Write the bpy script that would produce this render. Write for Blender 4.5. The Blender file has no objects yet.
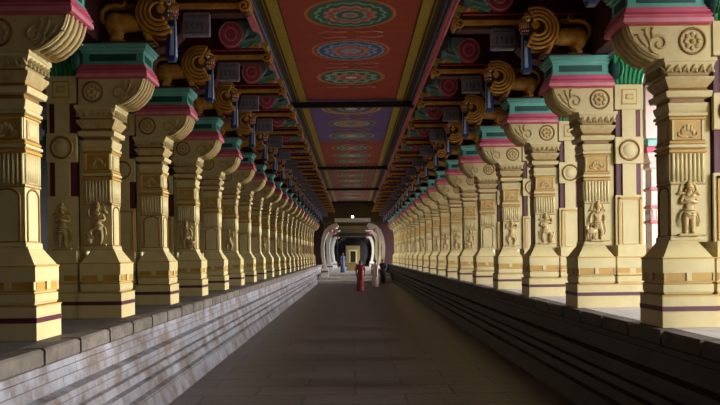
import bpy, bmesh, math, random
from mathutils import Vector, Matrix
random.seed(7)
S = bpy.context.scene
COL = S.collection
PI = math.pi

# ------------------------------------------------------------------ camera, sky, sun, exposure
F_PX = 740.0
cam_d = bpy.data.cameras.new('camera')
cam = bpy.data.objects.new('camera', cam_d); COL.objects.link(cam)
CAMZ = 1.75                                   # eye height over the corridor floor (floor z = 0)
cam.location = (0, 0, CAMZ)
cam_d.sensor_width = 36.0
cam_d.lens = 36.0 * F_PX / 720.0
cam.matrix_world = Matrix.Translation((0, 0, CAMZ)) @ Matrix.Rotation(PI / 2, 4, 'X') @ Matrix.Rotation(math.radians(-0.65), 4, 'Z')
cam_d.shift_x = (360.0 - 353.0) / 720.0
cam_d.shift_y = (255.2 - 202.5) / 720.0
cam_d.clip_end = 400
S.camera = cam

W = bpy.data.worlds.new('sky'); S.world = W; W.use_nodes = True
wn = W.node_tree.nodes; wl = W.node_tree.links
# even sky base plus two bright lobes added to light right columns and floor
tcw = wn.new('ShaderNodeTexCoord')
def lobe(direction, power, strength, colour):
    d = wn.new('ShaderNodeVectorMath'); d.operation = 'DOT_PRODUCT'; d.inputs[1].default_value = Vector(direction).normalized()
    wl.new(tcw.outputs['Generated'], d.inputs[0])
    c = wn.new('ShaderNodeMath'); c.operation = 'MAXIMUM'; c.inputs[1].default_value = 0; wl.new(d.outputs['Value'], c.inputs[0])
    p = wn.new('ShaderNodeMath'); p.operation = 'POWER'; p.inputs[1].default_value = power; wl.new(c.outputs[0], p.inputs[0])
    m = wn.new('ShaderNodeMix'); m.data_type = 'RGBA'; m.inputs[6].default_value = (0, 0, 0, 1); m.inputs[7].default_value = tuple(k * strength for k in colour) + (1,)
    m.clamp_factor = True
    wl.new(p.outputs[0], m.inputs[0]); return m.outputs[2]
def addc(x, y):
    m = wn.new('ShaderNodeVectorMath'); m.operation = 'ADD'; wl.new(x, m.inputs[0])
    if hasattr(y, 'is_linked'): wl.new(y, m.inputs[1])
    else: m.inputs[1].default_value = y
    return m.outputs[0]
SKY_BASE = (1.6, 1.6, 1.6)
skyc = addc(addc(lobe((.46, -.88, .17), 40, 19.0, (.97, .98, 1.0)), lobe((1, -.12, .52), 160, 60.0, (1, .98, .95))), SKY_BASE)
wl.new(skyc, wn['Background'].inputs[0])
wn['Background'].inputs[1].default_value = 1.0

sun_d = bpy.data.lights.new('sun', 'SUN'); sun = bpy.data.objects.new('sun', sun_d); COL.objects.link(sun)
sun_d.energy = 8.0; sun_d.angle = math.radians(22); sun_d.color = (1.0, 0.97, 0.92)
sun.rotation_euler = Vector((-1.0, -0.20, -0.085)).to_track_quat('-Z', 'Y').to_euler()

S.view_settings.view_transform = 'Standard'
S.view_settings.look = 'None'
S.view_settings.gamma = 1
S.view_settings.use_curve_mapping = False
S.view_settings.exposure = 0.18
S.cycles.max_bounces = 8
S.cycles.diffuse_bounces = 5

# ------------------------------------------------------------------ measures
TZ = 1.05                                    # terrace top
CZ = 5.35                                    # ceiling
A = {-1: 2.70, 1: 2.84}                      # lateral distance of pedestal faces
EDGE = {-1: 2.46, 1: 2.78}                   # terrace edge
D1 = {-1: 6.30 + .265, 1: 6.80 + .265}       # first column centre
SP = {-1: 2.31, 1: 2.57}
YEND = 58.0
YBACK = -7.0

# ------------------------------------------------------------------ materials
def mat(name, col, rough=0.6, var=0.12, scale=6.0, bump=0.15, bscale=40.0, spec=0.4, dirt=None, dirt_amt=0.35, metal=0.0):
    m = bpy.data.materials.new(name); m.use_nodes = True
    nt = m.node_tree; n = nt.nodes; l = nt.links
    b = n['Principled BSDF']
    b.inputs['Roughness'].default_value = rough
    b.inputs['Metallic'].default_value = metal
    b.inputs['Specular IOR Level'].default_value = spec
    tc = n.new('ShaderNodeTexCoord')
    nz = n.new('ShaderNodeTexNoise'); nz.inputs['Scale'].default_value = scale; nz.inputs['Detail'].default_value = 5
    l.new(tc.outputs['Object'], nz.inputs['Vector'])
    rp = n.new('ShaderNodeValToRGB')
    rp.color_ramp.elements[0].position = .3; rp.color_ramp.elements[1].position = .7
    rp.color_ramp.elements[0].color = tuple(c * (1 - var) for c in col) + (1,)
    rp.color_ramp.elements[1].color = tuple(min(1, c * (1 + var)) for c in col) + (1,)
    l.new(nz.outputs['Fac'], rp.inputs['Fac'])
    out = rp.outputs['Color']
    if dirt:
        n2 = n.new('ShaderNodeTexNoise'); n2.inputs['Scale'].default_value = scale * .55; n2.inputs['Detail'].default_value = 8
        n2.inputs['Roughness'].default_value = .7
        l.new(tc.outputs['Object'], n2.inputs['Vector'])
        r2 = n.new('ShaderNodeValToRGB'); r2.color_ramp.elements[0].position = .48; r2.color_ramp.elements[1].position = .68
        r2.color_ramp.elements[0].color = (0, 0, 0, 1); r2.color_ramp.elements[1].color = (dirt_amt,) * 3 + (1,)
        l.new(n2.outputs['Fac'], r2.inputs['Fac'])
        mx = n.new('ShaderNodeMixRGB'); mx.inputs[2].default_value = tuple(dirt) + (1,)
        l.new(r2.outputs['Color'], mx.inputs[0]); l.new(out, mx.inputs[1]); out = mx.outputs[0]
    l.new(out, b.inputs['Base Color'])
    if bump:
        n3 = n.new('ShaderNodeTexNoise'); n3.inputs['Scale'].default_value = bscale; n3.inputs['Detail'].default_value = 3
        l.new(tc.outputs['Object'], n3.inputs['Vector'])
        bp = n.new('ShaderNodeBump'); bp.inputs['Strength'].default_value = bump; bp.inputs['Distance'].default_value = .01
        l.new(n3.outputs['Fac'], bp.inputs['Height']); l.new(bp.outputs['Normal'], b.inputs['Normal'])
    return m

def brick_mat(name, c1, c2, mortar, bw, rh, msize=.012, rough=.5, axes='XY', stain=None, stain_amt=.6, offset=.5, bump=.3, spec=.4):
    """slabs or courses of stone laid out in object space along the two given axes"""
    m = bpy.data.materials.new(name); m.use_nodes = True
    nt = m.node_tree; n = nt.nodes; l = nt.links
    b = n['Principled BSDF']; b.inputs['Roughness'].default_value = rough; b.inputs['Specular IOR Level'].default_value = spec
    tc = n.new('ShaderNodeTexCoord'); sx = n.new('ShaderNodeSeparateXYZ'); cx = n.new('ShaderNodeCombineXYZ')
    l.new(tc.outputs['Object'], sx.inputs[0])
    l.new(sx.outputs[axes[0]], cx.inputs['X']); l.new(sx.outputs[axes[1]], cx.inputs['Y'])
    br = n.new('ShaderNodeTexBrick'); l.new(cx.outputs[0], br.inputs['Vector'])
    br.inputs['Color1'].default_value = tuple(c1) + (1,); br.inputs['Color2'].default_value = tuple(c2) + (1,)
    br.inputs['Mortar'].default_value = tuple(mortar) + (1,)
    br.inputs['Scale'].default_value = 1; br.inputs['Mortar Size'].default_value = msize
    br.inputs['Brick Width'].default_value = bw; br.inputs['Row Height'].default_value = rh
    br.inputs['Mortar Smooth'].default_value = .2
    br.offset = offset
    nz = n.new('ShaderNodeTexNoise'); nz.inputs['Scale'].default_value = 2.2; nz.inputs['Detail'].default_value = 8; nz.inputs['Roughness'].default_value = .65
    l.new(tc.outputs['Object'], nz.inputs['Vector'])
    r = n.new('ShaderNodeValToRGB'); r.color_ramp.elements[0].position = .40; r.color_ramp.elements[1].position = .62
    r.color_ramp.elements[0].color = (0, 0, 0, 1); r.color_ramp.elements[1].color = (stain_amt,) * 3 + (1,)
    l.new(nz.outputs['Fac'], r.inputs['Fac'])
    mx = n.new('ShaderNodeMixRGB'); mx.inputs[2].default_value = tuple(stain or c2) + (1,)
    l.new(r.outputs['Color'], mx.inputs[0]); l.new(br.outputs['Color'], mx.inputs[1])
    l.new(mx.outputs[0], b.inputs['Base Color'])
    n3 = n.new('ShaderNodeTexNoise'); n3.inputs['Scale'].default_value = 14; n3.inputs['Detail'].default_value = 6
    l.new(tc.outputs['Object'], n3.inputs['Vector'])
    ad = n.new('ShaderNodeMath'); ad.operation = 'MULTIPLY_ADD'; ad.inputs[1].default_value = -1.2
    l.new(br.outputs['Fac'], ad.inputs[0]); l.new(n3.outputs['Fac'], ad.inputs[2])
    bp = n.new('ShaderNodeBump'); bp.inputs['Strength'].default_value = bump; bp.inputs['Distance'].default_value = .02
    l.new(ad.outputs[0], bp.inputs['Height']); l.new(bp.outputs['Normal'], b.inputs['Normal'])
    return m

def emit_mat(name, col, s):
    m = bpy.data.materials.new(name); m.use_nodes = True
    b = m.node_tree.nodes['Principled BSDF']
    b.inputs['Base Color'].default_value = tuple(col) + (1,)
    b.inputs['Emission Color'].default_value = tuple(col) + (1,); b.inputs['Emission Strength'].default_value = s
    return m

M = {}
M['cream'] = mat('cream paint', (.64, .535, .262), .55, .06, 5, .10, 60, dirt=(.42, .30, .12), dirt_amt=.25)
M['gold'] = mat('ochre paint', (.52, .30, .05), .5, .10, 8, .10, 60)
M['line'] = mat('brown ochre line paint', (.27, .135, .03), .5, .10, 8, .10, 60)
M['carved'] = mat('carved ochre cream', (.54, .41, .185), .55, .14, 14, .25, 70, dirt=(.30, .17, .05), dirt_amt=.5)
M['maroon'] = mat('maroon paint', (.10, .018, .030), .5, .12, 8)
M['rail'] = mat('deep red beam paint', (.085, .016, .016), .6, .2, 6)
M['rose'] = mat('rose paint', (.60, .085, .16), .5, .12, 7)
M['roselight'] = mat('pale rose paint', (.70, .27, .32), .5, .12, 7)
M['teal'] = mat('teal paint', (.12, .44, .38), .5, .12, 7)
M['teallight'] = mat('pale teal paint', (.26, .52, .47), .5, .12, 7)
M['deepgreen'] = mat('deep green paint', (.008, .075, .058), .5, .12, 7)
M['green'] = mat('leaf green paint', (.02, .26, .10), .45, .15, 7)
M['lion'] = mat('orange gold paint', (.66, .33, .055), .45, .16, 12, .2, 50, dirt=(.20, .07, .02), dirt_amt=.5)
M['liondark'] = mat('umber gold paint', (.10, .035, .010), .5, .16, 12, .2, 50)
M['blue'] = mat('deep blue paint', (.012, .045, .17), .45, .12, 7)
M['bluelight'] = mat('pale blue paint', (.35, .47, .72), .45, .12, 7)
M['white'] = mat('white paint', (.78, .76, .72), .5, .06, 7)
M['panelgrey'] = mat('violet grey paint', (.22, .20, .26), .6, .2, 16)
M['redmouth'] = mat('mouth red', (.50, .06, .06), .5)
M['ceilred'] = mat('ceiling red', (.46, .07, .036), .6, .12, 3, .05)
M['ceilpurple'] = mat('ceiling purple', (.20, .12, .37), .6, .12, 3, .05)
M['ceilbrown'] = mat('ceiling dusty red', (.36, .12, .08), .6, .12, 3, .05)
M['mustard'] = mat('mustard paint', (.50, .36, .04), .6, .14, 10, .05)
M['umber'] = mat('dark umber paint', (.075, .050, .016), .6, .14, 10, .05)
M['slate'] = mat('slate blue paint', (.10, .12, .17), .6, .14, 10, .05)
M['pink'] = mat('pink cornice paint', (.78, .24, .30), .55, .14, 8)
M['black'] = mat('black iron', (.012, .012, .014), .45, .1, 8)
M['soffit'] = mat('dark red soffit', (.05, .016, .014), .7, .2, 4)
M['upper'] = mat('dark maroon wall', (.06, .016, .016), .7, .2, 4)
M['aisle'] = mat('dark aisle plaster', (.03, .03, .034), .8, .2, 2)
M['court'] = mat('pale courtyard stone', (.62, .58, .52), .8, .1, 1)
M['courtwall'] = mat('whitewashed wall', (.80, .74, .70), .8, .08, 1)
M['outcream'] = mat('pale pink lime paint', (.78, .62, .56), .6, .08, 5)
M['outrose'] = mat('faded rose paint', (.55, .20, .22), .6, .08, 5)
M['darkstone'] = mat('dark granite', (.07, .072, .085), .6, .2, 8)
M['floor'] = brick_mat('corridor slabs', (.108, .082, .080), (.080, .061, .060), (.022, .017, .015), 1.25, .62, .02, .40, 'XY', (.066, .050, .049), .5, spec=.5, bump=.5)
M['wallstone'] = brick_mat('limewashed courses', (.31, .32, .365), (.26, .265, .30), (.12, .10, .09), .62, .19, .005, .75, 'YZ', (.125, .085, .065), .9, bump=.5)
M['wallstoneR'] = brick_mat('worn granite courses', (.070, .055, .046), (.058, .046, .038), (.06, .05, .042), .62, .19, .007, .65, 'YZ', (.042, .031, .026), .75, bump=.4)  # shade of the right wall is put into this darker colour
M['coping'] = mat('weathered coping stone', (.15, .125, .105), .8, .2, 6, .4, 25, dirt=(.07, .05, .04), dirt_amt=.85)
M['copingR'] = mat('dark coping stone', (.085, .068, .058), .75, .2, 6, .4, 25, dirt=(.10, .08, .07), dirt_amt=.7)  # coping colour darkened to stand for shade on the right side
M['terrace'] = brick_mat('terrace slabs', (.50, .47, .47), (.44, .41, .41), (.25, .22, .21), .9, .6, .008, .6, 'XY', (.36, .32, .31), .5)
M['terraceL'] = brick_mat('dull terrace slabs', (.10, .088, .075), (.08, .072, .064), (.07, .06, .05), .9, .6, .008, .7, 'XY', (.10, .09, .08), .5)  # same slabs as the right terrace, colour darkened for left aisle shade
M['step'] = mat('pale worn steps', (.46, .42, .40), .7, .15, 4)
M['rib'] = mat('pale rib plaster', (.76, .70, .60), .6, .1, 4)
M['endwall'] = mat('yellow end wall', (.30, .22, .075), .6, .1, 3)
M['dark'] = mat('dark doorway', (.012, .009, .008), .8)
for k, c in dict(m_orange=(.48, .17, .05), m_green=(.035, .13, .085), m_mint=(.22, .38, .30), m_pink=(.50, .20, .18), m_rosy=(.40, .10, .085),
                 m_teal=(.10, .24, .20), m_blue=(.05, .11, .26), m_sky=(.24, .34, .46), m_white=(.62, .56, .48), m_yellow=(.50, .33, .07), m_violet=(.14, .07, .20), m_dusk=(.26, .07, .05)).items():
    M[k] = mat(k.replace('m_', 'mural '), tuple(min(.85, q * 1.45) for q in c), .6, .10, 20, 0)
M['skin'] = mat('brown skin', (.22, .115, .07), .5, .05, 10, 0)
M['hair'] = mat('black hair', (.012, .010, .010), .45, .1, 20, 0)
M['sareered'] = mat('crimson cloth', (.27, .028, .042), .7, .1, 10, .1)
M['clothdark'] = mat('dark plum cloth', (.10, .03, .04), .7, .1, 10, .1)
M['clothpale'] = mat('pale rose cloth', (.62, .48, .44), .7, .08, 10, .1)
M['clothnavy'] = mat('navy cloth', (.02, .028, .06), .7, .1, 10, .1)
M['clothblue'] = mat('blue cloth', (.07, .10, .23), .7, .1, 10, .1)
M['lampglow'] = emit_mat('lamp glow', (1, .97, .9), 6)

# ------------------------------------------------------------------ mesh builder
class MB:
    def __init__(s): s.bm = bmesh.new(); s.mats = []; s.smooth = False
    def mi(s, m):
        if m not in s.mats: s.mats.append(m)
        return s.mats.index(m)
    def faces(s, vs, fs, m, smooth=False):
        v = [s.bm.verts.new(p) for p in vs]; i = s.mi(m)
        for f in fs:
            try:
                q = s.bm.faces.new([v[k] for k in f]); q.material_index = i; q.smooth = smooth
            except ValueError: pass
    def box(s, x0, x1, y0, y1, z0, z1, m, bev=0.0):
        if bev <= 0:
            vs = [(x, y, z) for x in (x0, x1) for y in (y0, y1) for z in (z0, z1)]
            s.faces(vs, [(0, 1, 3, 2), (4, 6, 7, 5), (0, 4, 5, 1), (2, 3, 7, 6), (0, 2, 6, 4), (1, 5, 7, 3)], m)
        else:
            b = min(bev, .45 * min(x1 - x0, y1 - y0, z1 - z0))
            s.loft([(x0 + b, x1 - b, y0 + b, y1 - b, z0), (x0, x1, y0, y1, z0 + b), (x0, x1, y0, y1, z1 - b), (x0 + b, x1 - b, y0 + b, y1 - b, z1)], m)
    def loft(s, rings, m, ms=None):
        """stack of rectangles (x0,x1,y0,y1,z); ms: a material per storey"""
        vs = []
        for (x0, x1, y0, y1, z) in rings: vs += [(x0, y0, z), (x1, y0, z), (x1, y1, z), (x0, y1, z)]
        v = [s.bm.verts.new(p) for p in vs]
        n = len(rings)
        def f(ids, mm):
            q = s.bm.faces.new([v[k] for k in ids]); q.material_index = s.mi(mm)
        for k in range(n - 1):
            mm = ms[k] if ms else m
            for j in range(4):
                a, b = 4 * k + j, 4 * k + (j + 1) % 4
                f((a, b, b + 4, a + 4), mm)
        f((3, 2, 1, 0), m); f(tuple(4 * (n - 1) + j for j in range(4)), m)
    def moulding(s, x0, x1, y0, y1, prof, m, ms=None):
        s.loft([(x0 - o, x1 + o, y0 - o, y1 + o, h) for o, h in prof], m, ms)
    def prism(s, pts, y0, y1, m, smooth=False):
        """outline in XZ pushed from y0 to y1"""
        n = len(pts)
        vs = [(x, y0, z) for x, z in pts] + [(x, y1, z) for x, z in pts]
        s.faces(vs, [tuple(range(n)), tuple(range(2 * n - 1, n - 1, -1))] + [(k, k + n, (k + 1) % n + n, (k + 1) % n) for k in range(n)], m, smooth)
    def tube(s, path, r, m, seg=6, closed=False, taper=None, flat=None):
        P = [Vector(p) for p in path]; n = len(P); rings = []
        for k in range(n):
            a = P[(k - 1) % n] if (closed or k > 0) else P[k]; b = P[(k + 1) % n] if (closed or k < n - 1) else P[k]
            t = (b - a)
            if t.length < 1e-9: t = Vector((0, 0, 1))
            t.normalize()
            up = Vector((0, 1, 0)) if abs(t.y) < .9 else Vector((1, 0, 0))
            u = t.cross(up).normalized(); w = t.cross(u).normalized()
            rr = r * (taper(k / (n - 1)) if taper else 1)
            rings.append([s.bm.verts.new(P[k] + u * (rr * math.cos(2 * PI * q / seg)) + w * (rr * math.sin(2 * PI * q / seg))) for q in range(seg)])
        i = s.mi(m)
        for k in range(n if closed else n - 1):
            R0, R1 = rings[k], rings[(k + 1) % n]
            for q in range(seg):
                f = s.bm.faces.new([R0[q], R0[(q + 1) % seg], R1[(q + 1) % seg], R1[q]]); f.material_index = i; f.smooth = True
        if not closed:
            for R in (rings[0][::-1], rings[-1]):
                f = s.bm.faces.new(R); f.material_index = i
    def ball(s, c, r, m, seg=10, ring=6):
        if not hasattr(r, '__len__'): r = (r, r, r)
        g = [[None] * seg for _ in range(ring + 1)]; i = s.mi(m)
        top = s.bm.verts.new((c[0], c[1], c[2] + r[2])); bot = s.bm.verts.new((c[0], c[1], c[2] - r[2]))
        for a in range(1, ring):
            t = PI * a / ring
            for b in range(seg):
                p = 2 * PI * b / seg
                g[a][b] = s.bm.verts.new((c[0] + r[0] * math.sin(t) * math.cos(p), c[1] + r[1] * math.sin(t) * math.sin(p), c[2] + r[2] * math.cos(t)))
        def f(vs):
            q = s.bm.faces.new(vs); q.material_index = i; q.smooth = True
        for b in range(seg):
            b2 = (b + 1) % seg
            f([top, g[1][b], g[1][b2]]); f([bot, g[ring - 1][b2], g[ring - 1][b]])
            for a in range(1, ring - 1): f([g[a][b], g[a + 1][b], g[a + 1][b2], g[a][b2]])
    def disc(s, c, r0, r1, z, m, n=32, axis='Z', wob=None):
        """flat annulus in the horizontal plane facing down; wob(angle) scales the outer rim"""
        i = s.mi(m)
        o = []; q = []
        for k in range(n):
            a = 2 * PI * k / n; w = wob(a) if wob else 1
            o.append(s.bm.verts.new((c[0] + r1 * w * math.cos(a), c[1] + r1 * w * math.sin(a), z)))
            if r0 > 0: q.append(s.bm.verts.new((c[0] + r0 * math.cos(a), c[1] + r0 * math.sin(a), z)))
        if r0 > 0:
            for k in range(n):
                f = s.bm.faces.new([o[(k + 1) % n], o[k], q[k], q[(k + 1) % n]]); f.material_index = i
        else:
            f = s.bm.faces.new(o[::-1]); f.material_index = i
    def done(s, name, side=1, bevel=0):
        if side == -1:
            for v in s.bm.verts: v.co.x = -v.co.x
            bmesh.ops.reverse_faces(s.bm, faces=s.bm.faces[:])
        bmesh.ops.recalc_face_normals(s.bm, faces=s.bm.faces[:])
        me = bpy.data.meshes.new(name); s.bm.to_mesh(me); s.bm.free()
        for m in s.mats: me.materials.append(M[m])
        return me

def link(name, me, parent=None):
    o = bpy.data.objects.new(name, me); COL.objects.link(o)
    if parent: o.parent = parent
    return o
def tag(o, label=None, cat=None, group=None, kind=None):
    if cat and not kind: kind = 'thing'
    if label: o['label'] = label
    if cat: o['category'] = cat
    if group: o['group'] = group
    if kind: o['kind'] = kind
    return o
def empty(name, loc, label=None, cat=None, group=None):
    o = bpy.data.objects.new(name, None); COL.objects.link(o); o.location = loc; o.empty_display_size = .1
    return tag(o, label, cat, group)
def struct(name, me, label=None):
    o = link(name, me); o['kind'] = 'structure'
    if label: o['label'] = label
    return o
def evaluated(ob, name):
    dg = bpy.context.evaluated_depsgraph_get(); dg.update()
    me = bpy.data.meshes.new_from_object(ob.evaluated_get(dg), depsgraph=dg); me.name = name
    bpy.data.objects.remove(ob)
    return me
def remesh(mb, name, voxel, side=1, smooth=3):
    me = mb.done(name + '_raw', side); o = link(name, me)
    m = o.modifiers.new('r', 'REMESH'); m.mode = 'VOXEL'; m.voxel_size = voxel; m.use_smooth_shade = True
    s = o.modifiers.new('s', 'SMOOTH'); s.iterations = smooth; s.factor = .5
    r = evaluated(o, name)
    if not r.materials:
        for q in me.materials: r.materials.append(q)
    return r
def skin_mesh(name, verts, edges, radii, m, side=1, levels=2):
    """joints and bones grown into one continuous body"""
    me = bpy.data.meshes.new(name); me.from_pydata([(side * v[0], v[1], v[2]) for v in verts], edges, [])
    o = link(name, me)
    sk = o.modifiers.new('skin', 'SKIN'); sk.use_smooth_shade = True
    for k, d in enumerate(me.skin_vertices[0].data):
        d.radius = (radii[k], radii[k]) if not hasattr(radii[k], '__len__') else radii[k]
        d.use_root = (k == 0)
    sb = o.modifiers.new('sub', 'SUBSURF'); sb.levels = levels; sb.render_levels = levels
    r = evaluated(o, name); r.materials.clear(); r.materials.append(M[m])
    for p in r.polygons: p.use_smooth = True
    return r
ORD = ['nearest', 'second', 'third', 'fourth', 'fifth', 'sixth', 'seventh', 'eighth', 'ninth', 'tenth', 'eleventh', 'twelfth', 'thirteenth', 'fourteenth',
       'fifteenth', 'sixteenth', 'seventeenth', 'eighteenth', 'nineteenth', 'twentieth', 'twenty-first', 'twenty-second', 'twenty-third', 'twenty-fourth']
def nth(k): return 'nearest' if k == 0 else ORD[k]
SIDE = {-1: 'left', 1: 'right'}

# ------------------------------------------------------------------ the setting: floor, plinth walls, terraces, ceiling
mb = MB(); mb.box(-3.2, 3.2, YBACK, 114, -.2, 0, 'floor'); struct('floor', mb.done('floor'), 'dark brown stone slab corridor floor')

def wall_profile(side):
    e = EDGE[side]; b = {-1: 2.20, 1: 2.54}[side]     # edge lateral, foot lateral
    k = e - b
    # (inward offset from edge, height)
    return [(-.02, TZ - .02), (-.02, TZ - .15), (.005, TZ - .155), (.008, TZ - .205), (-.005, TZ - .207), (-.005, TZ - .213), (.01, TZ - .215), (.03, TZ - .375),
            (-.03, TZ - .385), (-.03, TZ - .402), (.062, TZ - .425), (.078, TZ - .50), (.078, TZ - .555), (.035, TZ - .56), (.035, TZ - .574), (.092, TZ - .586), (.108, TZ - .66),
            (.055, TZ - .665), (.055, TZ - .685), (.125, TZ - .70), (.145, TZ - .80), (.10, TZ - .805), (.10, TZ - .82), (.175, TZ - .84), (k - .02, .02), (k - .01, .0)]
for side in (-1, 1):
    e = EDGE[side]; prof = wall_profile(side)
    out = [(side * (e - o), z) for o, z in prof]
    pts = out + [(side * (e + .6), 0), (side * (e + .6), TZ - .02)]
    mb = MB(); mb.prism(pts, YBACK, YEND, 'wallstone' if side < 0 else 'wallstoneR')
    struct('wall_' + SIDE[side], mb.done('wall'), 'moulded stone plinth wall along the %s of the corridor' % SIDE[side])
    # coping stones with open joints
    mb = MB(); y = YBACK; rnd = random.Random(3 + side)
    while y < YEND:
        L = .75 + rnd.uniform(-.05, .05); dz = rnd.uniform(-.008, .008)
        a, b = sorted((side * (e - .045), side * (e + .17)))
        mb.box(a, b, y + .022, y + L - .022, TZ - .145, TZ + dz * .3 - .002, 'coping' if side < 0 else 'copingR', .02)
        y += L
    struct('trim_%d' % (1 if side < 0 else 2), mb.done('coping'), 'coping stones on the %s plinth wall' % SIDE[side])
    # terrace
    a, b = sorted((side * (e + .15), side * 7.2))
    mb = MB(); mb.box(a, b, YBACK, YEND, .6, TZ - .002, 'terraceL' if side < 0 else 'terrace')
    struct('floor_terrace_' + SIDE[side], mb.done('terrace'), 'raised terrace behind the %s plinth wall' % SIDE[side])
    # aisle roof slab and the upper wall over the columns
    a, b = sorted((side * 3.42, side * 7.2))
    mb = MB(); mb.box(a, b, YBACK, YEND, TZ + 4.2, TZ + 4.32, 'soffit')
    struct('ceiling_aisle_' + SIDE[side], mb.done('aisle_ceiling'))
    a, b = sorted((side * (A[side] + .24), side * (A[side] + .44)))
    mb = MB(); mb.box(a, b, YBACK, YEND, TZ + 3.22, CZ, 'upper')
    struct('wall_upper_' + SIDE[side], mb.done('upper'), 'dark maroon wall over the %s columns' % SIDE[side])
# left aisle is closed, right aisle opens to a courtyard
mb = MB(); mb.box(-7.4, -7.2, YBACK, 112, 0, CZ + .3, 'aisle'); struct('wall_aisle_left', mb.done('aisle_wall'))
mb = MB(); mb.box(-7.4, 3.6, YBACK - .3, YBACK, 0, CZ + .3, 'aisle'); struct('wall_behind', mb.done('back'))  # unseen wall added to keep light from behind off the columns
mb = MB()
for k in range(1, 6): mb.box(2.86, 3.76, D1[1] - SP[1] * k - .60, D1[1] - SP[1] * k + .60, TZ - .01, CZ, 'cream')  # unseen pier row, widened to dim light reaching the left columns
struct('wall_behind_right', mb.done('piers'), 'plain piers carrying the right row on behind the camera')
mb = MB(); mb.box(7.2, 60, -60, 120, -.2, .35, 'court'); struct('floor_courtyard', mb.done('court'))
mb = MB(); mb.box(40, 40.4, -60, 120, .35, 2.0, 'courtwall'); struct('wall_courtyard', mb.done('courtwall'))

for side in (-1, 1):
    a, b = sorted((side * 2.2, side * (7.2 if side < 0 else 4.2)))
    mb = MB(); mb.box(a, b, YEND, YEND + .3, 0, CZ, 'upper'); struct('wall_end_' + SIDE[side], mb.done('terrace_end'))
# ceiling: plaster slab, side soffits, long painted borders, cornices
mb = MB(); mb.box(-7.2, 7.2, YBACK - .3, 114, CZ + .035, CZ + .3, 'soffit'); struct('ceiling', mb.done('ceiling'))
for k, side in enumerate((-1, 1)):
    mb = MB()
    def strip(x0, x1, z0, z1, m):
        a, b = sorted((side * x0, side * x1)); mb.box(a, b, YBACK, 49.0, z0, z1, m)
    strip(1.01, 1.03, CZ - .012, CZ + .02, 'black'); strip(1.03, 1.19, CZ - .02, CZ + .02, 'mustard')
    strip(1.19, 1.33, CZ - .03, CZ + .02, 'umber'); strip(1.225, 1.235, CZ - .036, CZ + .02, 'mustard')
    struct('trim_%d' % (3 + k), mb.done('border'), 'mustard and umber painted border on the %s of the ceiling' % SIDE[side])
    mb = MB()
    strip(1.33, 1.365, CZ - .05, CZ + .02, 'slate'); strip(1.365, 1.40, CZ - .09, CZ + .02, 'slate'); strip(1.36, 1.366, CZ - .07, CZ - .04, 'bluelight')
    strip(1.40, 1.44, CZ - .17, CZ + .02, 'pink'); strip(1.44, 1.475, CZ - .20, CZ + .02, 'pink')
    struct('trim_%d' % (5 + k), mb.done('cornice'), 'pink and slate cornice on the %s of the ceiling' % SIDE[side])

# painted ceiling panels with their medallions
def scal(n, amt): return lambda a: 1 + amt * abs(math.sin(n * a / 2)) - amt
def medallion(kind):
    mb = MB(); c = (0, 0); z = 0.0; st = -.0012
    def D(r, m, wob=None, n=72):
        nonlocal z
        z += st; mb.disc(c, 0, r, z, m, n, wob=wob)
    R = .69
    if kind == 'green':
        D(R, 'm_orange'); D(R * .93, 'm_dusk'); D(R * .90, 'm_green'); D(R * .80, 'm_mint', scal(16, .10)); D(R * .74, 'm_green', scal(16, .12)); D(R * .60, 'm_pink', scal(12, .16))
        D(R * .50, 'm_rosy', scal(12, .14)); D(R * .38, 'm_mint', scal(8, .2)); D(R * .30, 'm_green'); D(R * .18, 'm_pink'); D(R * .09, 'm_teal')
    elif kind == 'blue':
        D(R, 'm_orange'); D(R * .93, 'm_dusk'); D(R * .88, 'm_sky', scal(20, .07)); D(R * .80, 'm_blue'); D(R * .70, 'm_sky', scal(12, .16)); D(R * .60, 'm_blue', scal(12, .2))
        D(R * .52, 'm_pink', scal(12, .18)); D(R * .36, 'm_rosy'); D(R * .28, 'm_sky', scal(8, .2)); D(R * .12, 'm_pink')
    elif kind == 'star':
        D(R, 'm_orange'); D(R * .88, 'm_green'); D(R * .80, 'm_mint', scal(10, .20)); D(R * .64, 'm_green', scal(10, .30)); D(R * .50, 'm_pink', scal(8, .25)); D(R * .32, 'm_rosy'); D(R * .18, 'm_white', scal(6, .3))
    elif kind == 'gold':
        D(R * 1.06, 'm_yellow'); D(R * .94, 'm_violet'); D(R * .88, 'm_yellow', scal(20, .06)); D(R * .76, 'm_dusk'); D(R * .64, 'm_violet'); D(R * .52, 'm_mint', scal(12, .18)); D(R * .36, 'm_violet'); D(R * .24, 'm_white', scal(8, .3))
    elif kind == 'coral':
        D(R * 1.04, 'm_dusk'); D(R * .96, 'm_teal'); D(R * .86, 'm_violet'); D(R * .76, 'm_mint', scal(16, .1)); D(R * .62, 'm_orange', scal(12, .15)); D(R * .46, 'm_pink'); D(R * .24, 'm_teal', scal(8, .2))
    else:
        D(R, 'm_mint'); D(R * .92, 'm_dusk'); D(R * .84, 'm_teal', scal(16, .1)); D(R * .64, 'm_mint', scal(10, .2)); D(R * .44, 'm_pink', scal(8, .25)); D(R * .2, 'm_white')
    # little flourishes before and behind
    for s in (-1, 1):
        for t in (-1, 1):
            mb.tube([(t * .06, s * .82, -.002), (t * .2, s * .86, -.002), (t * .38, s * .80, -.002), (t * .52, s * .88, -.002)], .018, 'm_pink', 4)
    return mb.done('medallion')
MED = {k: medallion(k) for k in ('green', 'blue', 'star', 'gold', 'coral', 'pale')}
MEDW = dict(green='green scalloped medallion', blue='blue medallion with pink heart', star='green star medallion', gold='yellow ringed medallion', coral='coral hearted medallion', pale='pale mint medallion')
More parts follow.
